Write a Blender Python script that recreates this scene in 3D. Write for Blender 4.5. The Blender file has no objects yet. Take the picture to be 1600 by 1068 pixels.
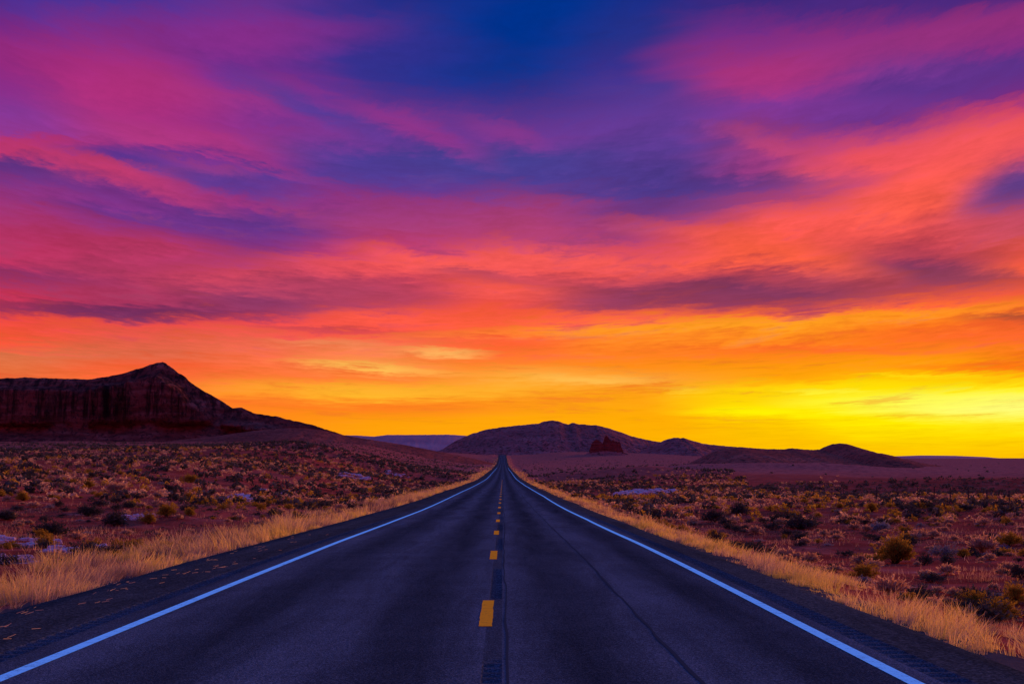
import bpy, math, random
import numpy as np
from mathutils import Vector

random.seed(7)
rng = np.random.default_rng(11)
scene = bpy.context.scene
COL = scene.collection

# ------------------------------------------------------------------ camera
FPX = 2240.0                      # focal length in photograph pixels (photograph is 1600 wide)
CAM_Z = 1.65
cam = bpy.data.cameras.new('camera')
cam_ob = bpy.data.objects.new('camera', cam)
COL.objects.link(cam_ob)
cam_ob.location = (0, 0, CAM_Z)
cam_ob.rotation_euler = (math.radians(90), 0, 0)
cam.sensor_width = 36.0
cam.lens = 36.0 * FPX / 1600.0
cam.shift_x = 14.0 / 1600.0
cam.shift_y = 181.0 / 1600.0
cam.clip_start = 0.1
cam.clip_end = 60000
scene.camera = cam_ob

# ------------------------------------------------------------------ light and exposure
SUN_AZ = math.radians(24.0)       # clockwise from the driving direction
SUN_EL = math.radians(5.2)
sun = bpy.data.lights.new('sun', 'SUN')
sun.energy = 5.0
sun.angle = math.radians(16)
sun.color = (1.0, 0.46, 0.17)
sun_ob = bpy.data.objects.new('sun', sun)
COL.objects.link(sun_ob)
sdir = Vector((math.sin(SUN_AZ) * math.cos(SUN_EL), math.cos(SUN_AZ) * math.cos(SUN_EL), math.sin(SUN_EL)))
sun_ob.rotation_euler = (-sdir).to_track_quat('-Z', 'Y').to_euler()
sun_ob.location = (200, 400, 200)

scene.view_settings.view_transform = 'Standard'
scene.view_settings.look = 'None'
scene.view_settings.gamma = 1.0
scene.view_settings.exposure = 0.0
scene.view_settings.use_curve_mapping = False
scene.render.engine = 'CYCLES'
scene.cycles.max_bounces = 4
scene.cycles.diffuse_bounces = 2
scene.cycles.glossy_bounces = 1
scene.cycles.transmission_bounces = 2
scene.cycles.use_denoising = True


def lin(c):
    out = []
    for v in c:
        v = v / 255.0
        out.append(v / 12.92 if v <= 0.04045 else ((v + 0.055) / 1.055) ** 2.4)
    return tuple(out)


# ------------------------------------------------------------------ node helper
class NB:
    def __init__(s, tree):
        s.t = tree
        tree.nodes.clear()

    def n(s, kind, **kw):
        nd = s.t.nodes.new(kind)
        for k, v in kw.items():
            setattr(nd, k, v)
        return nd

    def put(s, sock, v):
        if hasattr(v, 'is_output'):
            s.t.links.new(v, sock)
        else:
            sock.default_value = v

    def m(s, op, a, b=0.0, c=0.0, clamp=False):
        nd = s.n('ShaderNodeMath', operation=op, use_clamp=clamp)
        for i, v in enumerate((a, b, c)):
            s.put(nd.inputs[i], v)
        return nd.outputs[0]

    def rng(s, v, a, b, c=0.0, d=1.0, smooth=True):
        nd = s.n('ShaderNodeMapRange', interpolation_type='SMOOTHSTEP' if smooth else 'LINEAR')
        for i, x in enumerate((v, a, b, c, d)):
            s.put(nd.inputs[i], x)
        return nd.outputs[0]

    def xyz(s, x, y, z=0.0):
        nd = s.n('ShaderNodeCombineXYZ')
        for i, v in enumerate((x, y, z)):
            s.put(nd.inputs[i], v)
        return nd.outputs[0]

    def sep(s, v):
        nd = s.n('ShaderNodeSeparateXYZ')
        s.put(nd.inputs[0], v)
        return nd.outputs

    def noise(s, vec, scale=1.0, detail=3.0, rough=0.5, dist=0.0, out=0):
        nd = s.n('ShaderNodeTexNoise')
        s.put(nd.inputs['Vector'], vec)
        nd.inputs['Scale'].default_value = scale
        nd.inputs['Detail'].default_value = detail
        nd.inputs['Roughness'].default_value = rough
        nd.inputs['Distortion'].default_value = dist
        return nd.outputs[out]

    def mix(s, f, a, b, blend='MIX'):
        nd = s.n('ShaderNodeMix', data_type='RGBA', blend_type=blend)
        s.put(nd.inputs[0], f)
        for i, v in ((6, a), (7, b)):
            if not hasattr(v, 'is_output'):
                v = tuple(v) + (1.0,) if len(v) == 3 else v
            s.put(nd.inputs[i], v)
        return nd.outputs[2]

    def ramp(s, f, stops, interp='LINEAR'):
        nd = s.n('ShaderNodeValToRGB')
        cr = nd.color_ramp
        cr.interpolation = interp
        stops = sorted(stops, key=lambda q: q[0])
        while len(cr.elements) < len(stops):
            cr.elements.new(0.5)
        for e, (p, c) in zip(cr.elements, stops):
            e.position = p
            e.color = tuple(c) + (1.0,)
        s.put(nd.inputs[0], f)
        return nd.outputs[0]

    def scale_col(s, col, f):
        nd = s.n('ShaderNodeVectorMath', operation='SCALE')
        s.put(nd.inputs[0], col)
        s.put(nd.inputs[3], f)
        return nd.outputs[0]


# ------------------------------------------------------------------ world: dusk sky with lit cirrus
world = bpy.data.worlds.new('World')
scene.world = world
world.use_nodes = True
W = NB(world.node_tree)
tc = W.n('ShaderNodeTexCoord')
dx, dy, dz = W.sep(tc.outputs['Generated'])
hyp = W.m('SQRT', W.m('ADD', W.m('MULTIPLY', dx, dx), W.m('MULTIPLY', dy, dy)))
hyp = W.m('MAXIMUM', hyp, 0.02)
AZ = W.m('ARCTAN2', dx, dy)                       # 0 along the road, + to the right
TE = W.m('DIVIDE', dz, hyp)                       # tangent of the elevation


def skypos(x, y):
    """direction (azimuth, tan elevation) for a place in the sky"""
    u = (x - 786.0) / FPX
    v = (715.0 - y) / FPX
    a = math.atan(u)
    return a, v * math.cos(a)


# cloud streaks: long, bowing upward to both sides of the view
sa = W.m('SINE', AZ)
bow = W.m('ADD', 1.0, W.m('MULTIPLY', W.m('MULTIPLY', sa, sa), 2.2))
TB = W.m('DIVIDE', TE, bow)
# a flat cloud layer seen in perspective: streaks crowd together towards the horizon
TP = W.m('DIVIDE', TB, W.m('ADD', W.m('MAXIMUM', TB, 0.0), 0.13))
pv = W.xyz(W.m('MULTIPLY', AZ, 7.0), W.m('MULTIPLY', TB, 62.0), 3.1)
n_big = W.noise(pv, 0.55, 3.0, 0.55)
pv2 = W.xyz(W.m('MULTIPLY_ADD', AZ, 22.0, W.m('MULTIPLY', n_big, 1.5)), W.m('MULTIPLY_ADD', TP, 56.0, W.m('MULTIPLY', n_big, 4.0)), 9.7)
n_mid = W.noise(pv2, 0.8, 6.0, 0.66)
pv3 = W.xyz(W.m('MULTIPLY_ADD', AZ, 64.0, W.m('MULTIPLY', n_mid, 2.0)), W.m('MULTIPLY_ADD', TP, 230.0, W.m('MULTIPLY', n_mid, 4.0)), 1.3)
n_fine = W.noise(pv3, 0.8, 4.0, 0.65)
nb = W.m('SUBTRACT', n_big, 0.5)
nm = W.m('SUBTRACT', n_mid, 0.5)
nf = W.m('SUBTRACT', n_fine, 0.5)
warp = W.m('ADD', W.m('MULTIPLY', nb, 0.014), W.m('MULTIPLY', nm, 0.028))
warp = W.m('ADD', warp, W.m('MULTIPLY', nf, 0.013))
lowfade = W.rng(TE, 0.0, 0.12, 0.50, 1.15)
TW = W.m('ADD', TE, W.m('MULTIPLY', warp, lowfade))
AW = W.m('ADD', AZ, W.m('MULTIPLY', nb, 0.14))

SKY = {
 0: [(0,(80,45,140)),(30,(110,40,132)),(60,(130,40,126)),(100,(132,40,126)),(140,(140,46,138)),(180,(135,55,150)),(210,(145,55,145)),(222,(175,50,120)),(240,(190,55,110)),(262,(98,50,130)),(285,(130,50,130)),(310,(150,50,120)),(360,(175,50,100)),(400,(190,50,95)),(430,(150,50,100)),(460,(195,50,85)),(480,(170,50,85)),(500,(240,75,65)),(530,(245,85,55)),(552,(218,112,70)),(580,(232,110,60)),(610,(240,95,50))],
 200: [(0,(75,50,150)),(50,(130,45,135)),(100,(165,45,125)),(140,(170,50,125)),(190,(165,50,130)),(225,(175,55,130)),(244,(110,50,142)),(265,(190,60,115)),(290,(150,55,130)),(310,(130,50,135)),(340,(120,50,135)),(360,(150,50,120)),(390,(185,55,100)),(430,(175,55,95)),(470,(165,50,90)),(487,(130,45,90)),(502,(235,75,70)),(530,(225,92,70)),(555,(222,102,70)),(575,(250,95,55)),(610,(245,120,50))],
 400: [(0,(100,48,140)),(40,(125,45,140)),(80,(120,45,140)),(110,(115,45,140)),(150,(150,50,135)),(190,(122,50,143)),(215,(150,50,135)),(245,(110,50,140)),(275,(88,55,145)),(310,(150,50,125)),(330,(105,50,135)),(360,(110,50,135)),(385,(130,50,125)),(410,(175,60,110)),(430,(210,70,95)),(460,(165,60,100)),(485,(155,55,95)),(500,(240,75,75)),(540,(238,105,75)),(560,(250,110,70)),(590,(255,120,55)),(610,(255,148,40)),(630,(255,122,38)),(645,(255,138,24)),(700,(255,140,18))],
 600: [(0,(35,45,135)),(40,(60,48,140)),(80,(50,48,140)),(120,(60,48,140)),(160,(88,50,140)),(190,(130,55,145)),(215,(110,55,145)),(240,(75,58,145)),(270,(80,60,145)),(300,(110,55,140)),(320,(150,55,125)),(350,(165,60,120)),(390,(190,60,110)),(410,(240,85,85)),(440,(195,65,90)),(470,(200,68,85)),(490,(255,90,70)),(520,(242,82,70)),(548,(252,130,75)),(575,(252,155,70)),(590,(255,125,50)),(615,(255,180,40)),(635,(255,125,30)),(660,(255,160,10)),(700,(255,160,10))],
 800: [(0,(0,50,140)),(60,(0,50,140)),(100,(20,50,135)),(140,(55,48,135)),(180,(85,52,140)),(215,(115,55,145)),(245,(70,62,145)),(280,(75,60,145)),(305,(120,60,140)),(335,(165,60,120)),(370,(180,65,115)),(400,(245,90,85)),(430,(240,85,85)),(455,(250,90,75)),(480,(250,85,70)),(505,(255,95,60)),(540,(255,100,50)),(570,(255,135,45)),(587,(255,165,55)),(605,(255,170,40)),(625,(255,150,25)),(650,(255,165,10)),(700,(255,172,5))],
 1000: [(0,(30,45,135)),(60,(45,48,135)),(100,(60,48,140)),(140,(80,55,145)),(190,(100,58,150)),(240,(90,58,145)),(290,(74,55,135)),(325,(110,55,130)),(355,(140,55,120)),(385,(215,75,95)),(410,(235,85,85)),(430,(228,80,80)),(455,(190,68,88)),(472,(195,70,82)),(490,(255,100,65)),(515,(255,142,35)),(545,(255,125,35)),(570,(255,140,25)),(592,(255,160,50)),(615,(255,160,20)),(650,(255,170,5)),(700,(255,180,0))],
 1200: [(0,(60,40,125)),(50,(120,45,135)),(110,(165,50,125)),(130,(160,50,130)),(170,(135,55,150)),(215,(170,60,125)),(250,(160,60,130)),(288,(125,52,125)),(310,(175,65,110)),(345,(250,90,85)),(370,(250,90,75)),(405,(255,95,70)),(425,(205,72,80)),(455,(170,62,85)),(480,(215,78,72)),(495,(255,110,50)),(508,(255,158,30)),(545,(255,122,30)),(570,(255,150,15)),(590,(255,160,10)),(605,(255,200,10)),(640,(255,225,0)),(660,(255,200,0)),(700,(255,190,0))],
 1400: [(0,(75,40,125)),(40,(140,45,125)),(70,(145,50,135)),(110,(125,55,145)),(140,(98,50,140)),(180,(125,48,130)),(215,(200,70,110)),(240,(235,80,95)),(290,(250,90,85)),(330,(255,95,75)),(350,(230,80,80)),(390,(200,68,80)),(420,(180,65,82)),(437,(185,70,80)),(455,(220,82,65)),(475,(255,100,55)),(490,(255,140,30)),(520,(255,115,30)),(540,(255,125,25)),(570,(255,160,10)),(580,(255,170,5)),(600,(255,220,0)),(622,(255,246,40)),(640,(255,242,0)),(670,(255,225,0)),(706,(255,200,0))],
 1600: [(0,(75,40,125)),(30,(140,45,125)),(70,(130,45,130)),(95,(95,48,135)),(140,(120,45,130)),(165,(200,65,105)),(210,(245,90,85)),(245,(215,78,100)),(270,(160,68,115)),(300,(150,66,115)),(330,(190,72,100)),(370,(205,78,95)),(400,(245,90,60)),(430,(250,95,60)),(455,(240,90,60)),(480,(255,120,40)),(500,(235,100,45)),(515,(245,98,45)),(545,(250,120,30)),(570,(250,108,20)),(590,(255,170,10)),(605,(255,235,20)),(630,(255,248,80)),(650,(255,240,30)),(680,(255,215,0)),(712,(255,190,0))],
}
TMAX = 0.36
col = None
xs = sorted(SKY)
fac = W.m('DIVIDE', TW, TMAX, clamp=True)
for i, x in enumerate(xs):
    stops = []
    for y, c in SKY[x]:
        stops.append((max(0.0, min(1.0, skypos(x, y)[1] / TMAX)), lin(c)))
    r = W.ramp(fac, stops)
    if col is None:
        col = r
    else:
        a0, a1 = skypos(xs[i - 1], 400)[0], skypos(x, 400)[0]
        col = W.mix(W.rng(AW, a0, a1), col, r)

# individual cloud streaks (x, y, half length, half height, tilt in degrees, colour, strength)
STREAKS = [
 (185, 246, 75, 9, 4, (88,50,145), 0.9), (335, 278, 125, 17, 9, (82,55,145), 0.85), (20, 262, 70, 10, 10, (90,50,130), 0.8),
 (120, 292, 110, 8, 10, (110,50,135), 0.7), (230, 338, 150, 7, 6, (100,50,135), 0.6), (390, 345, 90, 9, 8, (92,50,135), 0.8),
 (150, 262, 150, 13, 11, (198,58,108), 0.7), (250, 300, 110, 10, 14, (185,58,112), 0.6), (200, 150, 190, 34, 16, (178,45,122), 0.6),
 (300, 218, 160, 16, 6, (180,55,128), 0.6), (500, 170, 130, 16, 20, (72,58,150), 0.7), (640, 200, 110, 15, 21, (150,52,138), 0.75),
 (560, 260, 150, 16, 13, (78,58,148), 0.6), (400, 250, 110, 9, 16, (165,52,128), 0.55), (200, 488, 170, 11, 0, (112,45,92), 0.9),
 (60, 432, 110, 9, 2, (140,48,102), 0.5), (430, 470, 100, 12, 0, (125,52,100), 0.6), (560, 455, 120, 22, 6, (170,62,95), 0.75),
 (640, 400, 90, 12, 8, (252,92,82), 0.7), (520, 415, 90, 12, 4, (240,82,88), 0.6), (740, 425, 70, 7, 6, (165,65,95), 0.6),
 (780, 440, 90, 6, 4, (185,70,92), 0.5), (500, 514, 110, 4, 2, (190,62,82), 0.6), (690, 551, 60, 7, 2, (252,178,92), 0.95),
 (590, 551, 60, 6, 0, (245,130,78), 0.5), (520, 536, 90, 7, 1, (238,140,88), 0.65), (570, 573, 100, 6, 4, (255,190,84), 0.85),
 (580, 610, 190, 9, 2, (255,182,46), 0.6), (620, 634, 200, 9, 1, (255,128,32), 0.5), (920, 592, 90, 7, 3, (255,188,80), 0.8),
 (860, 578, 80, 6, 3, (255,165,60), 0.5), (1160, 457, 260, 24, -1, (122,54,94), 1.0), (1050, 468, 180, 9, -3, (150,60,90), 0.7),
 (1390, 418, 135, 20, 4, (126,54,96), 0.95), (1480, 433, 110, 12, 6, (140,60,88), 0.8), (1440, 395, 160, 14, 3, (178,62,82), 0.6),
 (1300, 440, 160, 14, 5, (180,66,78), 0.6), (1240, 400, 120, 18, 12, (255,96,66), 0.9), (1160, 372, 170, 14, 8, (250,92,74), 0.6),
 (1130, 505, 420, 7, -2, (255,160,30), 0.6), (1590, 500, 60, 7, 2, (165,80,52), 0.9), (1520, 524, 120, 10, 0, (252,100,42), 0.6),
 (1300, 545, 160, 6, 1, (255,100,42), 0.6), (1560, 573, 120, 6, 2, (255,100,22), 0.7), (1270, 640, 160, 8, 0, (255,232,10), 0.45),
 (1180, 642, 70, 6, 0, (255,244,0), 0.6), (1290, 611, 60, 3, 0, (255,244,60), .7), (1060, 610, 40, 3, 0, (255,205,50), .6), (1440, 586, 90, 3, 2, (255,235,20), .5), (1300, 602, 150, 6, -2, (255,222,10), 0.6), (1590, 632, 170, 17, 0, (255,251,125), 0.85),
 (1450, 626, 150, 10, 0, (255,250,70), 0.5), (1590, 290, 75, 27, -14, (92,60,135), 0.92), (1420, 150, 230, 26, -10, (92,50,138), 0.85),
 (1280, 170, 150, 17, 0, (125,55,150), 0.6), (1200, 118, 110, 24, -12, (172,50,122), 0.75), (1480, 55, 200, 26, -9, (150,48,122), 0.7),
 (1450, 235, 220, 22, -10, (240,84,92), 0.7), (1440, 300, 120, 38, -30, (254,94,78), 0.65), (1120, 292, 190, 12, -2, (80,54,134), 0.75),
 (1060, 320, 150, 9, -4, (105,55,130), 0.6), (1240, 240, 110, 13, 20, (205,72,110), 0.5), (960, 300, 130, 10, 0, (72,58,142), 0.6),
 (780, 60, 170, 80, -14, (0,50,142), 0.75), (790, 208, 60, 14, 14, (150,56,140), 0.5), (890, 440, 130, 9, 4, (190,68,88), 0.55),
 (930, 405, 90, 9, 6, (250,92,82), 0.6), (600, 70, 140, 30, 4, (64,46,142), 0.4), (420, 60, 150, 26, -6, (142,44,134), 0.5),
]
WV = W.xyz(W.m('ADD', AZ, W.m('MULTIPLY', nm, 0.030)), W.m('ADD', TE, W.m('MULTIPLY', lowfade, W.m('ADD', W.m('MULTIPLY', nm, 0.018), W.m('MULTIPLY', nf, 0.008)))), 1.0)


def dot(v):
    nd = W.n('ShaderNodeVectorMath', operation='DOT_PRODUCT')
    W.put(nd.inputs[0], WV)
    nd.inputs[1].default_value = v
    return nd.outputs['Value']


for (x, y, rx, ry, tilt, c, k) in STREAKS:
    a, t = skypos(x, y)
    ca, sn = math.cos(math.radians(tilt)), -math.sin(math.radians(tilt))
    qx, qy = FPX / (rx * 1.35), FPX / (ry * 1.35)
    p = dot((ca * qx, sn * qx, -(a * ca + t * sn) * qx))
    q = dot((-sn * qy, ca * qy, -(-a * sn + t * ca) * qy))
    r2 = W.m('MULTIPLY_ADD', p, p, W.m('MULTIPLY', q, q))
    f = W.m('MULTIPLY_ADD', r2, -.60, 1.0, clamp=True)
    f = W.m('MULTIPLY', W.m('MULTIPLY', f, f), k)
    col = W.mix(f, col, lin(c))

# fine brightness texture of the cirrus
tex = W.m('ADD', 1.0, W.m('ADD', W.m('MULTIPLY', nm, 0.75), W.m('MULTIPLY', nf, 0.42)))
texf = W.rng(TE, 0.01, 0.08, 0.40, 1.0)
tex = W.m('ADD', 1.0, W.m('MULTIPLY', W.m('SUBTRACT', tex, 1.0), texf))
upfade = W.rng(TE, 0.14, 0.26, 1.0, 0.50)
tex = W.m('ADD', 1.0, W.m('MULTIPLY', W.m('SUBTRACT', tex, 1.0), upfade))
col = W.scale_col(col, tex)

# thin dark shreds and bright filaments in the lit layer
band = W.m('MULTIPLY', W.rng(TE, 0.05, 0.10), W.rng(TE, 0.22, 0.14))
col = W.mix(W.m('MULTIPLY', band, W.rng(n_mid, 0.54, 0.70, 0.0, 0.42)), col, lin((150, 60, 96)))
low = W.m('MULTIPLY', W.rng(TE, 0.015, 0.035), W.rng(TE, 0.13, 0.08))
col = W.mix(W.m('MULTIPLY', low, W.rng(n_mid, 0.46, 0.32, 0.0, 0.35)), col, lin((252, 92, 48)))

# clear dusk sky overhead and behind: physical sky mostly overlaid with bright blue added to light the road, thin violet cloud drifting over it
sky = W.n('ShaderNodeTexSky', sky_type='NISHITA')
sky.sun_disc = False
sky.sun_elevation = SUN_EL
sky.sun_rotation = SUN_AZ
sky.altitude = 1500
sky.air_density = 1.0
sky.dust_density = 0.5
sky.ozone_density = 6.0
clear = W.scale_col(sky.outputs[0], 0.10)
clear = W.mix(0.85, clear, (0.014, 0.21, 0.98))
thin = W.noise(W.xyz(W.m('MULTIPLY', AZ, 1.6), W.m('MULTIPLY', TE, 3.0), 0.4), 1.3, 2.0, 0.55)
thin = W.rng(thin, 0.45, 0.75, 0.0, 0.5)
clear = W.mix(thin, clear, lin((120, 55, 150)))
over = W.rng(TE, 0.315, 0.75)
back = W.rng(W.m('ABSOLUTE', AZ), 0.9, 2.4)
dusk = W.mix(W.rng(TE, 0.02, 0.30), lin((232, 88, 118)), lin((165, 66, 145)))  # unseen rear pink, raised to redden the light on the hills
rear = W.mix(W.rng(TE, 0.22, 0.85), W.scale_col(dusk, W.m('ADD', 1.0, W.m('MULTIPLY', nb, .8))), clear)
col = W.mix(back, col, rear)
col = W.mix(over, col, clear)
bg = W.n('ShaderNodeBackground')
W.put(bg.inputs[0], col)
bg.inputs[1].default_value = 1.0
wo = W.n('ShaderNodeOutputWorld')
W.t.links.new(bg.outputs[0], wo.inputs[0])
world.cycles.sampling_method = 'MANUAL'
world.cycles.sample_map_resolution = 512

# ------------------------------------------------------------------ numeric noise
_P = rng.random(65536)


def _h(ix, iy, seed):
    k = (ix.astype(np.int64) * 73856093) ^ (iy.astype(np.int64) * 19349663) ^ (seed * 83492791)
    return _P[(k ^ (k >> 13)) & 65535]


def vnoise(x, y, seed=0):
    ix, iy = np.floor(x), np.floor(y)
    fx, fy = x - ix, y - iy
    fx = fx * fx * (3 - 2 * fx)
    fy = fy * fy * (3 - 2 * fy)
    a, b = _h(ix, iy, seed), _h(ix + 1, iy, seed)
    c, d = _h(ix, iy + 1, seed), _h(ix + 1, iy + 1, seed)
    return (a + (b - a) * fx) * (1 - fy) + (c + (d - c) * fx) * fy - 0.5


def fbm(x, y, seed=0, octs=4, gain=0.5):
    s, a = 0, 1.0
    for o in range(octs):
        s = s + a * vnoise(x * 2 ** o + 17.3 * o, y * 2 ** o - 9.1 * o, seed + o)
        a *= gain
    return s


def sst(a, b, x):
    t = np.clip((x - a) / (b - a), 0, 1)
    return t * t * (3 - 2 * t)


def curve(pts):
    px = np.array([p[0] for p in pts], float)
    py = np.array([p[1] for p in pts], float)
    h = np.diff(px)
    dl = np.diff(py) / h
    m = np.zeros_like(px)
    m[1:-1] = np.where(dl[:-1] * dl[1:] > 0, 2 * dl[:-1] * dl[1:] / np.where(dl[:-1] + dl[1:] == 0, 1, dl[:-1] + dl[1:]), 0)
    m[0], m[-1] = dl[0], dl[-1]

    def f(x):
        x = np.clip(np.asarray(x, float), px[0], px[-1])
        i = np.clip(np.searchsorted(px, x) - 1, 0, len(h) - 1)
        t = (x - px[i]) / h[i]
        return ((2 * t**3 - 3 * t**2 + 1) * py[i] + (t**3 - 2 * t**2 + t) * h[i] * m[i]
                + (-2 * t**3 + 3 * t**2) * py[i + 1] + (t**3 - t**2) * h[i] * m[i + 1])
    return f


EL, ER = -6.1, 4.5                 # outer edges of the paved shoulders
prof = curve([(-80, .8), (0, 0), (15.4, -.16), (27.6, -.30), (52, -.67), (76, -1.02), (100, -1.28), (125, -1.52), (230, -2.55), (378, -3.6),
              (556, -4.0), (900, -4.7), (1258, -4.4), (1700, -.6), (2240, 6.2), (2600, 6.6), (4000, 2), (14000, 0)])
ZL = curve([(-80, -.2), (35, -.62), (60, -.8), (125, -.3), (190, 1.0), (400, 3.5), (700, 7), (1500, 17), (3000, 22), (14000, 22)])
ZR = curve([(-80, -.8), (28, -1.5), (49, -1.9), (116, -2.3), (190, -3.3), (225, -3.7), (300, -3.6), (450, -3.9), (1000, -4.2), (2000, -3.0), (4000, -1), (14000, -1)])


def H(x, d):
    x = np.asarray(x, float)
    d = np.asarray(d, float)
    p = prof(d)
    dd = np.maximum(d, 0)
    sl, sr = EL - x, x - ER
    left = sl > 0
    s = np.where(left, sl, sr)
    w = np.where(left, sst(4, 22 + .10 * dd, s), sst(.6, 8 + .06 * dd + .2 * np.maximum(dd - 600, 0), s))
    near = p - .12 - np.where(left, .25 * sst(0, 2.0, s) + .25 * sst(2, 6, s), .22 * sst(0, 1.6, s) + .9 * sst(1.0, 7, s))
    far = np.where(left, ZL(d), ZR(d))
    z = near * (1 - w) + far * w
    n = .10 * fbm(x / 2.2, d / 2.2, 1, 3) + .55 * fbm(x / 14, d / 14, 5, 3) + np.where(left, np.minimum(dd / 130, 3.0), np.minimum(dd / 240, 1.6)) * fbm(x / 70, d / 90, 9, 4)
    z = z + n * sst(0.3, 10, s)
    z = z + 2.0 * np.exp(-np.abs((x - 125) / 62) ** 3 - ((d - 262) / 15) ** 2) * sst(0, 10, s)
    z = z + 3.0 * np.exp(-((x - 120) / 60) ** 2 - ((d - 640) / 40) ** 2)
    z = z + 2.2 * np.exp(-((x - 40) / 30) ** 2 - ((d - 430) / 25) ** 2) * sst(0, 14, s)
    z = z + 1.6 * np.exp(-((x + 55) / 30) ** 2 - ((d - 420) / 30) ** 2) * sst(0, 14, s)
    z = z + 7.5 * np.exp(-((x - 150) / 230) ** 2 - ((d - 2050) / 380) ** 2) * sst(5, 90, s) * (x > 0)
    inside = (x > EL - .01) & (x < ER + .01)
    return np.where(inside, p - .35, z)


def world_at(x, y, dmin=12.0, dmax=1500.0):
    """where the line of sight through a place in the picture meets the ground"""
    d = np.geomspace(dmin, dmax, 3000)
    X = (x - 786.0) / FPX * d
    zr = CAM_Z + (715.0 - y) / FPX * d
    hit = np.nonzero(zr <= H(X, d))[0]
    i = hit[0] if len(hit) else len(d) - 1
    return float(X[i]), float(d[i]), float(H(X[i], d[i]))


# ------------------------------------------------------------------ mesh helpers
def mesh_np(name, verts, faces, attrs=None, smooth=False):
    """verts (n,3), faces (m,k) all of one size"""
    me = bpy.data.meshes.new(name)
    verts = np.ascontiguousarray(verts, dtype=np.float32)
    faces = np.ascontiguousarray(faces, dtype=np.int32)
    m, k = faces.shape
    me.vertices.add(len(verts))
    me.vertices.foreach_set('co', verts.ravel())
    me.loops.add(m * k)
    me.loops.foreach_set('vertex_index', faces.ravel())
    me.polygons.add(m)
    me.polygons.foreach_set('loop_start', np.arange(0, m * k, k, dtype=np.int32))
    me.polygons.foreach_set('loop_total', np.full(m, k, dtype=np.int32))
    if smooth:
        me.polygons.foreach_set('use_smooth', np.ones(m, dtype=bool))
    for an, av in (attrs or {}).items():
        at = me.attributes.new(an, 'FLOAT', 'POINT')
        at.data.foreach_set('value', np.ascontiguousarray(av, dtype=np.float32))
    me.update(calc_edges=True)
    return me


def link(name, me, mat=None, parent=None, kind=None, label=None, cat=None, group=None, loc=None):
    o = bpy.data.objects.new(name, me)
    COL.objects.link(o)
    if me is not None and mat is not None:
        if not me.materials:
            me.materials.append(mat)
    if parent is not None:
        o.parent = parent
    if loc is not None:
        o.location = loc
    for k, v in (('kind', kind), ('label', label), ('category', cat), ('group', group)):
        if v:
            o[k] = v
    return o


def grid_faces(nr, nc):
    i = np.arange(nr - 1)[:, None] * nc + np.arange(nc - 1)[None, :]
    return np.stack([i, i + 1, i + nc + 1, i + nc], -1).reshape(-1, 4)


# ------------------------------------------------------------------ materials
def new_mat(name):
    m = bpy.data.materials.new(name)
    m.use_nodes = True
    return m, NB(m.node_tree)


def finish(b, colr, rough=0.9, spec=0.2, bump=None, bstr=0.3, bdist=0.02):
    p = b.n('ShaderNodeBsdfPrincipled')
    b.put(p.inputs['Base Color'], colr if hasattr(colr, 'is_output') else tuple(colr) + (1,))
    b.put(p.inputs['Roughness'], rough)
    p.inputs['Specular IOR Level'].default_value = 0.0 if spec < .15 else spec
    if bump is not None:
        bn = b.n('ShaderNodeBump')
        bn.inputs['Strength'].default_value = bstr
        bn.inputs['Distance'].default_value = bdist
        b.put(bn.inputs['Height'], bump)
        b.t.links.new(bn.outputs[0], p.inputs['Normal'])
    o = b.n('ShaderNodeOutputMaterial')
    b.t.links.new(p.outputs[0], o.inputs[0])
    return p


def obj_co(b):
    return b.n('ShaderNodeTexCoord').outputs['Object']


# red desert ground
EDGE_L, EDGE_R = -6.1, 4.5
M_ground, b = new_mat('red_desert_ground')
co = obj_co(b)
gx, gy, gz = b.sep(co)
c_big = b.noise(co, .022, 5, .6, .4)
c_mid = b.noise(co, .35, 5, .62, .2)
c_fin = b.noise(co, 6.5, 6, .72)
c = b.ramp(c_mid, [(.30, (.20, .022, .014)), (.48, (.32, .040, .024)), (.62, (.38, .062, .040)), (.78, (.46, .12, .09))])
c = b.mix(b.rng(c_big, .50, .72, 0, .5), c, (.42, .11, .09))
c = b.mix(b.rng(c_fin, .54, .70, 0, .55), c, (.50, .17, .11))
c = b.mix(b.rng(c_fin, .42, .25, 0, .6), c, (.10, .022, .018))
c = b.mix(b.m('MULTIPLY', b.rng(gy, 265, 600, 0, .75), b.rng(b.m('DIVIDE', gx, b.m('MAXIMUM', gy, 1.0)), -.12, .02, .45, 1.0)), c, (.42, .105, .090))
spk = b.noise(co, .40, 4, .75)
farm = b.rng(gy, 150, 700, 0, .85)
c = b.mix(b.m('MULTIPLY', farm, b.rng(spk, .50, .62)), c, (.10, .034, .034))
c = b.mix(b.m('MULTIPLY', farm, b.rng(spk, .46, .34)), c, (.42, .13, .09))
off = b.m('MAXIMUM', b.m('SUBTRACT', EDGE_L, gx), b.m('SUBTRACT', gx, EDGE_R))
off = b.m('ADD', off, b.m('MULTIPLY', b.m('SUBTRACT', c_mid, .5), 1.2))
c = b.mix(b.rng(off, 1.05, .40, 0, .95), c, b.mix(c_fin, (.020, .016, .018), (.13, .09, .085)))
finish(b, c, .95, .1, b.m('ADD', b.m('MULTIPLY', c_fin, .5), c_mid), .6, .12)

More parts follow.
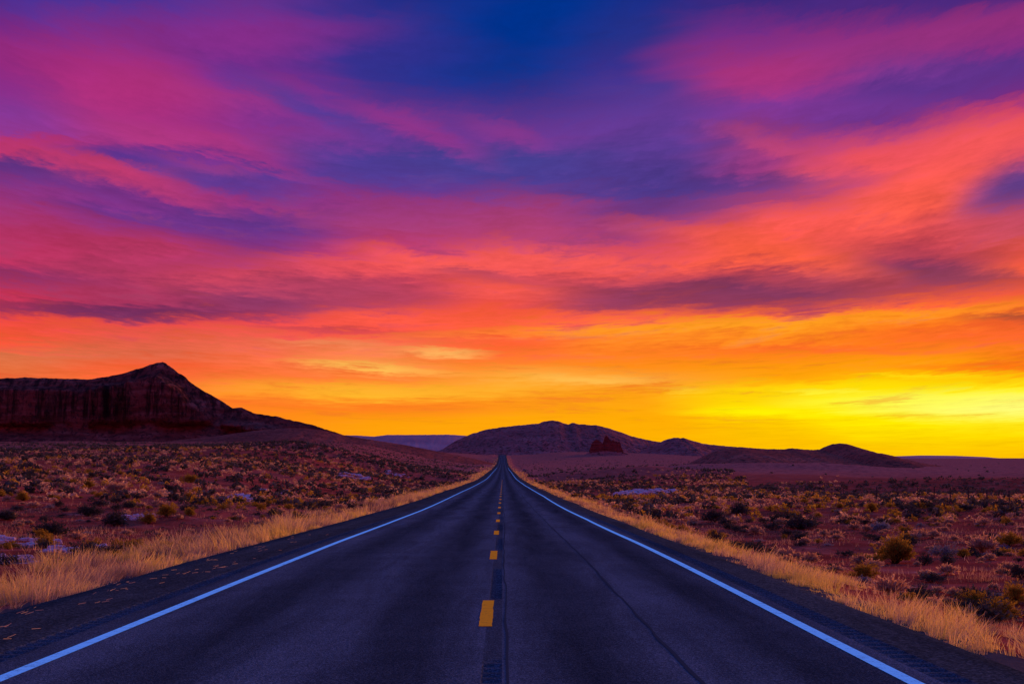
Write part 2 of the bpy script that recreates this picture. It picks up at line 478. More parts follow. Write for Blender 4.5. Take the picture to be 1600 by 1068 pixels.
# asphalt
def asphalt(name, base, tint=1.0, coarse=1.0):
    m, b = new_mat(name)
    co = obj_co(b)
    x, y, z = b.sep(co)
    ag = b.n('ShaderNodeTexVoronoi')
    b.put(ag.inputs['Vector'], co)
    ag.inputs['Scale'].default_value = 75 / coarse
    agc = b.sep(ag.outputs['Color'])[0]
    fine = b.noise(co, 130 / coarse, 2, .7)
    patch = b.noise(b.xyz(b.m('MULTIPLY', x, 1.6), b.m('MULTIPLY', y, .12), 0), 1.0, 5, .6, .5)
    blot = b.noise(co, .9, 4, .6)
    lane = b.m('COSINE', b.m('MULTIPLY', b.m('SUBTRACT', x, -.1), 2 * math.pi / 1.85))
    v = b.m('ADD', .55, b.m('MULTIPLY', b.rng(agc, .35, 1.0), .75))
    v = b.m('MULTIPLY', v, b.m('ADD', .75, b.m('MULTIPLY', fine, .5)))
    v = b.m('MULTIPLY', v, b.m('ADD', .25, b.m('MULTIPLY', patch, 1.5)))
    v = b.m('MULTIPLY', v, b.m('ADD', .72, b.m('MULTIPLY', blot, .56)))
    v = b.m('MULTIPLY', v, b.m('ADD', 1.0, b.m('MULTIPLY', lane, .33 * tint)))
    colr = b.scale_col(tuple(base), v)
    finish(b, colr, b.m('ADD', .78, b.m('MULTIPLY', fine, .2)), .10, b.m('ADD', ag.outputs['Distance'], b.m('MULTIPLY', fine, .4)), .55, .010)
    return m


M_asphalt = asphalt('worn_asphalt', (.064, .068, .090))
M_shoulder = asphalt('shoulder_asphalt', (.058, .052, .056), 0.0, 2.0)
M_rumble = asphalt('milled_asphalt', (.060, .063, .082), 0.0, 1.0)
M_tar, b = new_mat('crack_sealant')
finish(b, (.038, .038, .048), .9, .0, b.noise(obj_co(b), 60, 3), .3, .01)


def paint(name, base, worn):
    m, b = new_mat(name)
    co = obj_co(b)
    n1 = b.noise(co, 55, 4, .7)
    n2 = b.noise(co, 6, 4, .65)
    c = b.mix(b.rng(b.m('ADD', n1, b.m('MULTIPLY', n2, .6)), .84, 1.02, 0, .8), base, worn)
    c = b.mix(b.rng(n2, .5, .75, 0, .25), c, worn)
    finish(b, c, .9, .0, n1, .2, .004)
    return m


M_white_skylight = paint('white_paint_skylight_tint', (.29, .80, .97), (.11, .17, .24))  # white paint with the blue of the skylight put into its colour
M_yellow = paint('yellow_road_paint', (.95, .34, .016), (.42, .17, .03))


def leafy(name, stops, trans=.45, rough=.8, attr=True):
    m, b = new_mat(name)
    if attr:
        a = b.n('ShaderNodeAttribute', attribute_name='tone').outputs['Fac']
    else:
        a = .5
    oi = b.n('ShaderNodeObjectInfo').outputs['Random']
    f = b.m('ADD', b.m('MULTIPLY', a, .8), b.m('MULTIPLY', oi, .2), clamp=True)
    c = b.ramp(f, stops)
    p = b.n('ShaderNodeBsdfPrincipled')
    b.put(p.inputs['Base Color'], c)
    p.inputs['Roughness'].default_value = rough
    p.inputs['Specular IOR Level'].default_value = 0.0
    t = b.n('ShaderNodeBsdfTranslucent')
    b.put(t.inputs[0], c)
    mx = b.n('ShaderNodeMixShader')
    mx.inputs[0].default_value = trans
    b.t.links.new(p.outputs[0], mx.inputs[1])
    b.t.links.new(t.outputs[0], mx.inputs[2])
    o = b.n('ShaderNodeOutputMaterial')
    b.t.links.new(mx.outputs[0], o.inputs[0])
    return m


M_grass = leafy('dry_grass', [(0, (.09, .045, .032)), (.22, (.40, .21, .16)), (.42, (.62, .36, .20)), (.58, (.76, .45, .15)), (.75, (.74, .46, .11)), (1, (.42, .31, .05))])
M_plaingrass = leafy('pale_dry_grass', [(0, (.18, .07, .045)), (.5, (.50, .23, .13)), (1, (.64, .36, .22))])
M_sage = leafy('sagebrush_leaves', [(0, (.024, .018, .014)), (.5, (.060, .048, .036)), (.85, (.12, .095, .080)), (1, (.20, .15, .13))], .2)
M_gold = leafy('rabbitbrush_leaves', [(0, (.08, .045, .010)), (.4, (.28, .145, .018)), (.75, (.46, .23, .022)), (1, (.58, .31, .035))], .35)
M_silver = leafy('saltbush_leaves', [(0, (.07, .06, .06)), (.5, (.20, .17, .18)), (1, (.38, .32, .34))], .25)
M_stem, b = new_mat('dry_twigs')
finish(b, (.055, .035, .025), .9, .1)


def rocky(name, stops, zs, xs, bstr=.6, bdist=2.0, spots=True, spot=(.06, .022, .02), spotscale=.16, flute_shade=False):
    """layered sandstone: strata follow height"""
    m, b = new_mat(name)
    co = obj_co(b)
    x, y, z = b.sep(co)
    wob = b.noise(co, .02, 4, .6)
    st = b.noise(b.xyz(b.m('MULTIPLY', x, xs), b.m('MULTIPLY', y, xs), b.m('ADD', b.m('MULTIPLY', z, zs), b.m('MULTIPLY', wob, 1.5))), 1.0, 4, .6)
    mot = b.noise(co, .09, 5, .65)
    f = b.m('ADD', b.m('MULTIPLY', st, .6), b.m('MULTIPLY', mot, .4))
    c = b.ramp(f, stops)
    if spots:
        sp = b.noise(co, spotscale, 3, .7)
        c = b.mix(b.rng(sp, .52, .59, 0, .85), c, spot)
    if flute_shade:
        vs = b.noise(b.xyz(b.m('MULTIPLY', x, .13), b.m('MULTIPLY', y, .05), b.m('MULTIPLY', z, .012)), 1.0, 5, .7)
        c = b.mix(b.m('MULTIPLY', b.rng(vs, .44, .60, 0, .85), b.rng(z, 42, 58)), c, (.020, .010, .010))  # dark upright streaks: shade between the cliff flutes painted into the colour
    fin = b.noise(co, .35, 5, .7)
    finish(b, c, .95, .08, b.m('ADD', b.m('ADD', st, mot), b.m('MULTIPLY', fin, .7)), bstr, bdist)
    return m


M_mesa = rocky('mesa_sandstone', [(.34, (.085, .020, .018)), (.46, (.16, .036, .028)), (.54, (.22, .055, .042)), (.66, (.30, .095, .075))], .16, .012, .9, 5.0, flute_shade=True)
M_hill = rocky('hill_dirt', [(.36, (.25, .060, .055)), (.5, (.34, .086, .078)), (.64, (.44, .125, .11))], .05, .01, .6, 4.0, spotscale=.12)
M_slope = rocky('red_slope_dirt', [(.36, (.22, .042, .030)), (.5, (.32, .064, .044)), (.64, (.42, .10, .070))], .05, .01, .6, 2.0, spotscale=.30)
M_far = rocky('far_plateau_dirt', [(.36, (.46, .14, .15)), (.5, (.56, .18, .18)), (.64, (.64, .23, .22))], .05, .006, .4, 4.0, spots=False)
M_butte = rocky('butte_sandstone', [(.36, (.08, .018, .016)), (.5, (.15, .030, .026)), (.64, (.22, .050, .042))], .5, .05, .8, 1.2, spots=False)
M_slab = rocky('pale_sandstone', [(.34, (.42, .17, .16)), (.5, (.64, .36, .36)), (.66, (.84, .60, .62))], 6.0, .9, .7, .05, spots=True, spot=(.30, .09, .08), spotscale=2.2)

# ------------------------------------------------------------------ ground sheet
rows = np.concatenate([np.linspace(-40, 10, 22)[:-1], np.geomspace(10, 14000, 520)])
t = np.linspace(0, 1, 150)


def outs(d):
    wmax = 60 + .75 * max(d, 0)
    k = 4.2 + (0 if d < 200 else min(2.0, (d - 200) / 1500))
    return (np.exp(k * t) - 1) / (math.exp(k) - 1) * wmax


V = []
for d in rows:
    o = outs(d)
    V.append(np.concatenate([(EL - o)[::-1], ER + o]))
X = np.array(V)
D = np.repeat(rows[:, None], X.shape[1], 1)
Z = H(X, D)
nc = X.shape[1]
# edges of the paved strip tuck under the shoulders
Z[:, len(t) - 1] = prof(rows) - .12
Z[:, len(t)] = prof(rows) - .12
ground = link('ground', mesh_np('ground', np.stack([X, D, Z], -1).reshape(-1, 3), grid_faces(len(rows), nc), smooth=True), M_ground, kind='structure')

# ------------------------------------------------------------------ road
def wob(d, seed, amp):
    d = np.asarray(d, float)
    return amp * (vnoise(d / 23.0, d * 0 + seed, seed) + .5 * vnoise(d / 7.0, d * 0 + seed, seed + 3))


def strip(name, xsec, d, mat, parent=None, kind=None, zoff=0.0, xw=None, zfun=None, drop=None):
    """a sheet along the road; xsec: lateral positions; drop: extra height per lateral position"""
    xsec = np.asarray(xsec, float)
    Xs = np.repeat(xsec[None, :], len(d), 0)
    if xw is not None:
        Xs = Xs + xw[:, None] if xw.ndim == 1 else Xs + xw
    Ds = np.repeat(np.asarray(d)[:, None], len(xsec), 1)
    Zs = prof(Ds) + zoff
    if drop is not None:
        Zs = Zs + np.asarray(drop)[None, :]
    if zfun is not None:
        Zs = Zs + zfun(Xs, Ds)
    return link(name, mesh_np(name, np.stack([Xs, Ds, Zs], -1).reshape(-1, 3), grid_faces(len(d), len(xsec)), smooth=True), mat, parent, kind)


dl = np.concatenate([np.linspace(-30, 8, 20)[:-1], np.geomspace(8, 2420, 420)])
RL0, RL1 = -4.62, -4.38            # milled strip outside the left line
RC0, RC1 = -.18, -.01              # milled strip on the centre line
RR0, RR1 = 3.46, 3.72              # milled strip outside the right line
# lanes: two sheets either side of the centre strip, one mesh
xa, xb = np.linspace(RL1, RC0, 9), np.linspace(RC1, RR0, 9)
va = np.stack([np.repeat(xa[None], len(dl), 0), np.repeat(dl[:, None], 9, 1), prof(np.repeat(dl[:, None], 9, 1))], -1).reshape(-1, 3)
vb = np.stack([np.repeat(xb[None], len(dl), 0), np.repeat(dl[:, None], 9, 1), prof(np.repeat(dl[:, None], 9, 1))], -1).reshape(-1, 3)
fa = grid_faces(len(dl), 9)
road = link('road', mesh_np('road', np.vstack([va, vb]), np.vstack([fa, fa + len(va)]), smooth=True), M_asphalt, kind='structure')

sh = strip('shoulder', [EL - .25, EL, -5.6, -5.1, RL0], dl, M_shoulder, road, drop=[-.22, -.045, -.02, -.01, 0],
           xw=np.stack([wob(dl, 2, .35), wob(dl, 2, .35), wob(dl, 2, .1), dl * 0, dl * 0], 1))
sh2 = strip('shoulder', [RR1, 3.95, 4.25, ER, ER + .25], dl, M_shoulder, road, drop=[0, -.01, -.025, -.05, -.22],
            xw=np.stack([dl * 0, dl * 0, wob(dl, 5, .1), wob(dl, 5, .3), wob(dl, 5, .3)], 1))
PER, D0, DL = 12.2, 15.4, 3.15     # dash period, first dash, dash length


def groove_c(x, d):
    ph = np.mod(d - D0, PER)
    on = sst(DL + .2, DL + .5, ph) * (1 - sst(DL + 6.0, DL + 6.4, ph))
    g = .5 + .5 * np.cos(2 * np.pi * d / .30)
    return -.030 * on * g ** 1.2


def groove_s(x, d):
    return -.026 * (.5 + .5 * np.cos(2 * np.pi * d / .30)) ** 1.5


dr = np.concatenate([np.linspace(-2, 6, 60)[:-1], np.arange(6, 60, .05), np.geomspace(60, 2420, 260)])
far0 = lambda f: (lambda x, d: np.where(d < 59.9, f(x, d), 0.0))
strip('rumble_strip', [RC0, RC0 + .02, (RC0 + RC1) / 2, RC1 - .02, RC1], dr, M_rumble, road, zfun=lambda x, d: far0(groove_c)(x, d) * np.where((x > RC0 + .01) & (x < RC1 - .01), 1, 0))
strip('rumble_strip', [RL0, RL0 + .02, (RL0 + RL1) / 2, RL1 - .02, RL1], dr, M_rumble, road, zfun=lambda x, d: far0(groove_s)(x, d) * np.where((x > RL0 + .01) & (x < RL1 - .01), 1, 0))
strip('rumble_strip', [RR0, RR0 + .02, (RR0 + RR1) / 2, RR1 - .02, RR1], dr, M_rumble, road, zfun=lambda x, d: far0(groove_s)(x, d) * np.where((x > RR0 + .01) & (x < RR1 - .01), 1, 0))
dline = np.concatenate([np.linspace(-20, 6, 15)[:-1], np.arange(6, 60, .6), np.geomspace(60, 900, 260)])
w1 = wob(dline, 8, .05)
w2 = wob(dline, 12, .05)
strip('edge_line', [-4.10, -3.97], dline, M_white_skylight, road, zoff=.004, xw=w1)
strip('edge_line', [3.16, 3.29], dline, M_white_skylight, road, zoff=.004, xw=w2)
# centre dashes, each one a part
k = 0
for i in range(-1, 26):
    a = D0 + i * PER
    dd_ = np.linspace(a, a + DL, 14)
    jl = rng.normal(0, .003, 14)
    jr = rng.normal(0, .003, 14)
    strip('centre_dash', [-.262, -.118], dd_, M_yellow, road, zoff=.005, xw=np.stack([jl, jr], 1))
# sealed paving joints
dj = np.concatenate([np.arange(-10, 60, .25), np.geomspace(60, 700, 300)])
ww = .03 * vnoise(dj / 1.6, dj * 0, 31) + .05 * vnoise(dj / 9, dj * 0, 32)
thick = .018 + .04 * np.abs(vnoise(dj / 3.0, dj * 0, 33))
strip('paving_joint', [0, 1], dj, M_tar, road, zoff=.004, xw=np.stack([.035 + ww - thick * .4, -1 + .035 + ww + thick * .4], 1))
ww = .03 * vnoise(dj / 1.1, dj * 0, 41) + .08 * vnoise(dj / 14, dj * 0, 42)
thick = .022 + .045 * np.abs(vnoise(dj / 2.0, dj * 0, 43))
strip('paving_joint', [0, 1], dj, M_tar, road, zoff=.004, xw=np.stack([1.56 + ww - thick * .5, -1 + 1.56 + ww + thick * .5], 1))

# ------------------------------------------------------------------ hills
def ridge(name, pts, dist, mat, base_y, front, backd, seed, rough=1.0, gully=1.0, slant=0.0, nx=320, cliff=None, cat=None, zmin=None):
    """a landform: crest line given as bearings and heights, falling away to a foot in front and behind"""
    px = np.array([p[0] for p in pts], float)
    py = np.array([p[1] for p in pts], float)
    x = np.linspace(px[0], px[-1], nx)
    cy = np.interp(x, px, py)
    Xc = (x - 786) / FPX * dist
    zc = CAM_Z + (715 - cy) / FPX * dist
    zb = CAM_Z + (715 - np.interp(x, [px[0], px[-1]], base_y)) / FPX * dist - 6.0
    hgt = np.maximum(zc - zb, .5)
    hmax = hgt.max()
    zc = zc + rough * hmax * .012 * fbm(Xc / (hmax * .08), Xc * 0 + seed, seed, 4, .6)
    t = np.concatenate([np.linspace(-1, 0, 80), np.linspace(0, 1, 30)[1:]])
    T, XX = np.meshgrid(t, Xc, indexing='ij')
    HG = np.repeat(hgt[None], len(t), 0)
    frac = np.where(T < 0, 1 + T, 1 - T)               # 0 foot, 1 crest
    wf = np.where(T < 0, front, backd)
    depth = wf * (.35 + .65 * (hgt / hmax))[None] * T
    if cliff is not None:
        shape_s = frac ** 1.25
        lo, hi, x0, x1 = cliff                            # talus top and rim as fractions, with bearings
        on = (1 - sst(x1 - 40, x1 + 25, x))[None] * np.ones_like(T)
        jag = .05 * fbm(XX / 45, XX * 0 + 3, seed + 20, 4, .6)
        cl = np.interp(frac.ravel(), [0, .45, .60, .66, 1.0], [0, lo * .62, lo, hi, 1.0]).reshape(frac.shape)
        shape = shape_s * (1 - on) + cl * on
    else:
        shape = frac ** 1.15
    Zp = zb[None] + (zc - zb)[None] * shape
    # spurs and gullies running down the front
    env = np.sin(np.pi * np.clip(frac, 0, 1)) ** 1.4
    u = XX / (hmax * 1.1) + slant * frac
    r1 = 1 - 2 * np.abs(fbm(u, frac * 1.3 + seed, seed + 1, 3, .5))
    r2 = 1 - 2 * np.abs(fbm(u * 3.1, frac * 2.2 + seed, seed + 4, 3, .5))
    depth = depth - gully * env * (r1 * .20 * front * .5 + r2 * .05 * front * .5)
    if cliff is not None:
        cz = sst(.5, .62, frac) * (1 - sst(.66, .8, frac))
        butt = 1 - 2 * np.abs(vnoise(XX / 16, XX * 0, seed + 9))
        butt2 = vnoise(XX / 5, frac * 6, seed + 11)
        depth = depth - (butt * 20 + butt2 * 8 + 14 * (1 - 2 * np.abs(vnoise(XX / 48, XX * 0, seed + 17)))) * cz * np.where(T < 0, 1, 0)
        depth = depth - 3.0 * vnoise(XX / 200, Zp / 3.2, seed + 13) * sst(.45, .6, frac) * np.where(T < 0, 1, 0)
    Zp = Zp + env * hmax * .03 * rough * fbm(XX / (hmax * .16), depth / (hmax * .16), seed + 7, 4, .6)
    P = np.stack([XX, dist + depth, Zp], -1)
    return link(name, mesh_np(name, P.reshape(-1, 3), grid_faces(len(t), nx), smooth=False), mat, kind='structure')


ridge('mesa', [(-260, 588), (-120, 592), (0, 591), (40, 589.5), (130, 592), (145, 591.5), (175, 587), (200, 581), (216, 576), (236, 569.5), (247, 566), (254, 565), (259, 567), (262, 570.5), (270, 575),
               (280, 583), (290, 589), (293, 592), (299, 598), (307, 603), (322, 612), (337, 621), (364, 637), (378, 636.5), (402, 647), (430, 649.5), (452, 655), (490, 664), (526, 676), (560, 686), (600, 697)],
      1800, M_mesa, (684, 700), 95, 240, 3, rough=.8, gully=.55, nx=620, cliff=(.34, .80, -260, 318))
ridge('hill', [(250, 690), (330, 682), (400, 672), (455, 668), (500, 671), (540, 680), (590, 688), (640, 696), (690, 706), (740, 716), (790, 728)], 1350, M_slope, (698, 730), 260, 260, 17, rough=.6, gully=.5, nx=220)
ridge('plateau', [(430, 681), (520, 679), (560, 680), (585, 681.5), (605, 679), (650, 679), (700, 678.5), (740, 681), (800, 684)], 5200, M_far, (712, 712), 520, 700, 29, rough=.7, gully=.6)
ridge('hill', [(660, 712), (690, 702), (700, 696), (715, 687), (735, 678), (758, 671), (790, 666), (815, 664), (830, 662), (842, 661), (850, 658), (862, 656), (872, 657.5), (880, 661), (888, 662.5), (895, 660),
               (905, 662.5), (932, 664), (950, 668), (970, 675), (990, 682), (1010, 686.5), (1030, 690), (1060, 697), (1100, 706)], 3200, M_hill, (716, 716), 420, 500, 41, rough=1.0, gully=1.1, slant=.55, nx=420)
ridge('hill', [(960, 722), (985, 712), (1005, 703), (1022, 694), (1032, 690), (1040, 686.5), (1048, 684.5), (1055, 683), (1064, 684), (1068, 683.5), (1075, 686), (1100, 693), (1135, 696.5), (1180, 701), (1240, 708), (1320, 718), (1400, 726)],
      2200, M_hill, (722, 730), 330, 320, 53, rough=1.0, gully=1.0, slant=.4, nx=320)
ridge('hill', [(1040, 736), (1080, 722), (1105, 709), (1130, 700), (1150, 697.5), (1200, 701), (1225, 701.5), (1238, 699.5), (1250, 701), (1270, 702.5), (1281, 701.5),
               (1290, 697), (1300, 693.5), (1312, 692), (1324, 693), (1336, 697), (1348, 704), (1360, 706), (1384, 709), (1410, 716), (1440, 723), (1480, 729), (1540, 737), (1600, 744)],
      1000, M_slope, (735, 745), 330, 300, 57, rough=1.0, gully=.5, nx=420)
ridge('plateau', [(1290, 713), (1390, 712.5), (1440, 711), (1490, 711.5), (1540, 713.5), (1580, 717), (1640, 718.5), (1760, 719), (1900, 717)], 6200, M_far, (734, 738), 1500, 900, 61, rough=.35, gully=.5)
ridge('plateau', [(-2600, 690), (-2000, 672), (-1400, 660), (-900, 640), (-500, 606), (-250, 590)], 2600, M_hill, (700, 700), 300, 400, 71, gully=.8)
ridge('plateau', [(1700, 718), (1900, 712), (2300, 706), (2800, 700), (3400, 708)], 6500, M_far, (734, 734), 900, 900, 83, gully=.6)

# red rock butte in front of the middle hill
def make_butte():
    root = link('butte', None, label='jagged dark red rock butte standing before the long purple hill', cat='butte')
    dist = 1900.0
    sil = [(921, 703), (925, 692), (927, 688.5), (932, 688), (936, 687.5), (940, 693), (942.5, 692), (945, 684.5), (946.5, 681.5), (949, 682), (951, 685.5), (954, 690.5), (957, 688), (961, 690), (965, 689.5), (968, 690), (970, 697), (974, 704)]
    px = np.array([s[0] for s in sil]); py = np.array([s[1] for s in sil])
    x = np.linspace(px[0], px[-1], 120)
    Xc = (x - 786) / FPX * dist
    top = CAM_Z + (715 - np.interp(x, px, py)) / FPX * dist + 2.4 * vnoise(Xc / 2.2, Xc * 0, 5) + 1.2 * vnoise(Xc / .8, Xc * 0, 6)
    root.location = (float(Xc.mean()), dist, float(CAM_Z + (715 - 706) / FPX * dist))
    cx, cz = Xc.mean(), root.location.z
    hz = np.linspace(0, 1, 26)
    ringsP = []
    half = 9.0 * np.sqrt(np.clip(1 - ((x - x.mean()) / (np.ptp(x) / 2 + 1)) ** 2, .05, 1))
    prof_v = []
    for s in (-1, 1):
        for h in (hz if s < 0 else hz[::-1]):
            zz = cz - 4 + (top - cz + 4) * h
            ledge = 1.0 + .9 * vnoise(zz / 2.2, Xc * 0 + 2, 8)
            fl = 1.3 * (1 - 2 * np.abs(vnoise(Xc / 3.4, Xc * 0, 15)))
            yy = s * (half * (1 - .12 * h) + fl + ledge + .8 * vnoise(Xc / 1.4, zz / 2, 19))
            prof_v.append(np.stack([Xc - cx, yy, zz - cz], -1))
    P = np.array(prof_v)
    link('cliff_block', mesh_np('cliff_block', P.reshape(-1, 3), grid_faces(P.shape[0], P.shape[1])), M_butte, root)
    a = np.linspace(0, 2 * np.pi, 90)
    rr = np.linspace(0, 1, 16)
    A, R = np.meshgrid(a, rr, indexing='ij')
    ww_ = 1 + .22 * (vnoise(A * 4, R * 0, 3)) + .15 * vnoise(A * 11, R * 3, 4)
    P = np.stack([np.cos(A) * (14 + 26 * R) * ww_, np.sin(A) * (6 + 24 * R) * ww_, 4.0 * (1 - R) ** 1.5 - 9 * R + .9 * vnoise(A * 9, R * 5, 6)], -1)
    P[-1] = P[0]
    link('talus_skirt', mesh_np('talus_skirt', P.reshape(-1, 3), grid_faces(len(a), len(rr))), M_hill, root)
    return root


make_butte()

# ------------------------------------------------------------------ dry grass along the road (uncountable)
def blades(n, xs, ds, hts, wid, seed, lean=.35, segs=2):
    r = np.random.default_rng(seed)
    zs = H(xs, ds) - .02
    ang = r.uniform(0, 2 * np.pi, n)
    ln = np.abs(r.normal(0, lean, n)) * hts
    fx, fy = np.cos(ang), np.sin(ang)
    wa = r.uniform(0, 2 * np.pi, n)
    wx, wy = np.cos(wa) * wid / 2, np.sin(wa) * wid / 2
    tone = np.clip(.5 + .9 * fbm(xs / 1.1, ds / 1.6, 77, 3) + r.normal(0, .16, n), 0, 1)
    P = []
    levels = [0, .55, 1.0] if segs == 2 else [0, 1.0]
    for h in levels:
        cx = xs + fx * ln * h ** 1.8
        cy = ds + fy * ln * h ** 1.8
        cz = zs + hts * (h - .12 * h ** 3 * (ln / np.maximum(hts, .01)))
        wsc = 1 - .85 * h
        P.append(np.stack([cx - wx * wsc, cy - wy * wsc, cz], -1))
        P.append(np.stack([cx + wx * wsc, cy + wy * wsc, cz], -1))
    P = np.stack(P, 1)                       # n, 2*levels, 3
    k = P.shape[1]
    base = np.arange(n)[:, None] * k
    F = []
    for i in range(len(levels) - 1):
        F.append(base + np.array([2 * i, 2 * i + 1, 2 * i + 3, 2 * i + 2])[None])
    return P.reshape(-1, 3), np.vstack(F), np.repeat(tone, k)


def merge(parts):
    V, F, T, o = [], [], [], 0
    for v, f, t_ in parts:
        V.append(v); F.append(f + o); T.append(t_); o += len(v)
    return np.vstack(V), np.vstack(F), np.concatenate(T)


def tufts(x, d, h, rad, nb, wid, tone, seed, segs):
    """grass tufts: blades fan out from each centre"""
    r = np.random.default_rng(seed)
    m = len(x)
    N = m * nb
    R = lambda q: np.repeat(q, nb)
    a = r.uniform(0, 2 * np.pi, N)
    q = np.sqrt(r.random(N))
    bx = R(x) + np.cos(a) * q * R(rad) * .6
    by = R(d) + np.sin(a) * q * R(rad) * .6
    hh = R(h) * r.uniform(.45, 1.12, N) * (1 - .25 * q)
    ln = hh * (.10 + .55 * q * r.uniform(.3, 1.3, N))
    a2 = a + r.normal(0, .5, N)
    sway = R(.16 * h * np.sign(vnoise(x / 3, d / 3, seed + 1)))
    ex, ey = np.cos(a2) * ln + sway, np.sin(a2) * ln
    zs = H(bx, by) - .03
    wa = r.uniform(0, 2 * np.pi, N)
    ww_ = wid * r.uniform(.6, 1.5, N) / 2
    wx, wy = np.cos(wa) * ww_, np.sin(wa) * ww_
    tn = np.clip(R(tone) + r.normal(0, .11, N), 0, 1)
    levels = [0, .5, 1.0] if segs == 2 else [0, 1.0]
    P = []
    for t_ in levels:
        k_ = t_ ** 1.9
        cz = zs + hh * (t_ - .22 * k_ * np.clip(ln / np.maximum(hh, .01), 0, 1))
        sc = 1 - .8 * t_
        P += [np.stack([bx + ex * k_ - wx * sc, by + ey * k_ - wy * sc, cz], -1), np.stack([bx + ex * k_ + wx * sc, by + ey * k_ + wy * sc, cz], -1)]
    P = np.stack(P, 1)
    k = P.shape[1]
    base = np.arange(N)[:, None] * k
    F = np.vstack([base + np.array([2 * i, 2 * i + 1, 2 * i + 3, 2 * i + 2])[None] for i in range(len(levels) - 1)])
    return P.reshape(-1, 3), F, np.repeat(tn, k)


def verge(side, seed):
    r = np.random.default_rng(seed)
    parts = []
    hm = .54 if side < 0 else .35
    wm = 4.7 if side < 0 else 2.9
    for (d0, d1, per, nb, wid, segs) in ((8, 26, 24, 24, .0085, 2), (26, 55, 17, 18, .014, 2), (55, 120, 9, 14, .024, 1), (120, 260, 4, 14, .036, 1), (260, 700, 1.0, 12, .10, 1), (700, 1900, .16, 10, .28, 1)):
        n = int((d1 - d0) * wm * per)
        d = r.uniform(d0, d1, n)
        wv = wm * (1 + .6 * vnoise(d / 6, d * 0, seed + 1)) * (1 + np.clip(d / 400, 0, 1.2))
        q = r.beta(1.0, 1.6, n)
        edge = (.5 if side < 0 else .3) * vnoise(d / .8, d * 0, seed + 2) + (.70 if side < 0 else .4) * vnoise(d / 3.6, d * 0, seed + 3) + r.normal(0, .12, n)
        s = q * wv + edge - .12
        x = EL - s if side < 0 else ER + s
        cl = fbm(x / 1.0, d / 1.3, seed + 5, 3)
        keep = (1.5 * cl + .36 * (1 - q) + r.normal(0, .07, n)) > .10
        x, d, q, s = x[keep], d[keep], q[keep], s[keep]
        big = np.clip(.85 + 1.3 * fbm(x / 1.9, d / 2.6, seed + 7, 2), .3, 1.6)
        big = big * np.where(r.random(len(x)) < .14, 1.45, 1.0) * np.where(r.random(len(x)) < .3, .6, 1.0)
        h = hm * big * r.uniform(.6, 1.1, len(x)) * (1 - .22 * q) * np.clip(.45 + s / .7, .30, 1)
        tone = np.clip((.48 if side < 0 else .56) + 1.3 * fbm(x / 1.6, d / 2.4, seed + 9, 3) + .12 * (.3 - q) + r.normal(0, .17, len(x)), 0, 1)
        parts.append(tufts(x, d, h, .34 * h + .05, nb, wid, tone, seed + int(d0), segs))
    return merge(parts)


for side, seed in ((-1, 101), (1, 202)):
    v, f, tn = verge(side, seed)
    link('dry_grass', mesh_np('verge_grass', v, f, {'tone': tn}), M_grass, kind='stuff',
         label='tall golden dry grass along the %s edge of the road' % ('left' if side < 0 else 'right'), cat='grass')

# sparse dry grass over the plain
r = np.random.default_rng(5)
parts = []
for (d0, d1, n, wid, hm, segs) in ((12, 40, 42000, .009, .17, 2), (40, 90, 60000, .018, .20, 1), (90, 220, 50000, .038, .26, 1), (220, 650, 26000, .10, .34, 1)):
    d = np.sqrt(r.uniform(d0 ** 2, d1 ** 2, n))
    x = d * r.uniform(-.42, .42, n)
    cl = fbm(x / 1.6, d / 1.6, 61, 2) + .8 * fbm(x / 18, d / 26, 66, 2)
    ok = ((x < EL - .6) | (x > ER + .6)) & (cl + r.normal(0, .12, n) > .02) & ~((x > d * .235) & (d > 205)) & ~((x > 0) & (d > 268))
    x, d = x[ok], d[ok]
    parts.append(blades(len(x), x, d, hm * r.uniform(.4, 1.2, len(x)), wid * r.uniform(.6, 1.4, len(x)), 300 + d0, .5, segs))
v, f, tn = merge(parts)
link('plain_grass', mesh_np('plain_grass', v, f, {'tone': tn}), M_plaingrass, kind='stuff', label='sparse pale dry grass scattered over the red plain', cat='grass')

# loose straw lying on the left shoulder
n = 100
d = np.concatenate([rng.normal(c, .16, 5) for c in (11.6, 12.5, 13.2, 14.1, 15.3, 17.2, 18.3, 20.3, 21.6, 23.5, 25.2, 27.5)] + [rng.uniform(11, 40, 40)])
xx = np.concatenate([rng.normal(c, .07, 5) for c in (-4.95, -5.3, -5.6, -5.05, -5.45, -5.7, -5.2, -5.5, -5.75, -5.3, -5.0, -5.65)] + [rng.uniform(-5.9, -4.8, 40)])
an = rng.uniform(-.9, .9, n)
L_ = rng.uniform(.03, .11, n)
p0 = np.stack([xx, d, prof(d) + .0 - .02 * np.clip((-xx - 5.1) * 1.4, 0, 1.4) + .006], -1)
ux = np.stack([np.cos(an) * L_, np.sin(an) * L_, rng.uniform(0, .03, n)], -1)
wv = np.stack([-np.sin(an) * .002, np.cos(an) * .002, np.full(n, .002)], -1)
P = np.stack([p0 - wv, p0 + wv, p0 + ux + wv, p0 + ux - wv], 1).reshape(-1, 3)
link('straw_litter', mesh_np('straw_litter', P, np.arange(n * 4).reshape(n, 4), {'tone': np.repeat(rng.uniform(.1, .5, n), 4)}), M_grass,
     kind='stuff', label='wisps of loose straw lying on the dark left shoulder', cat='straw')

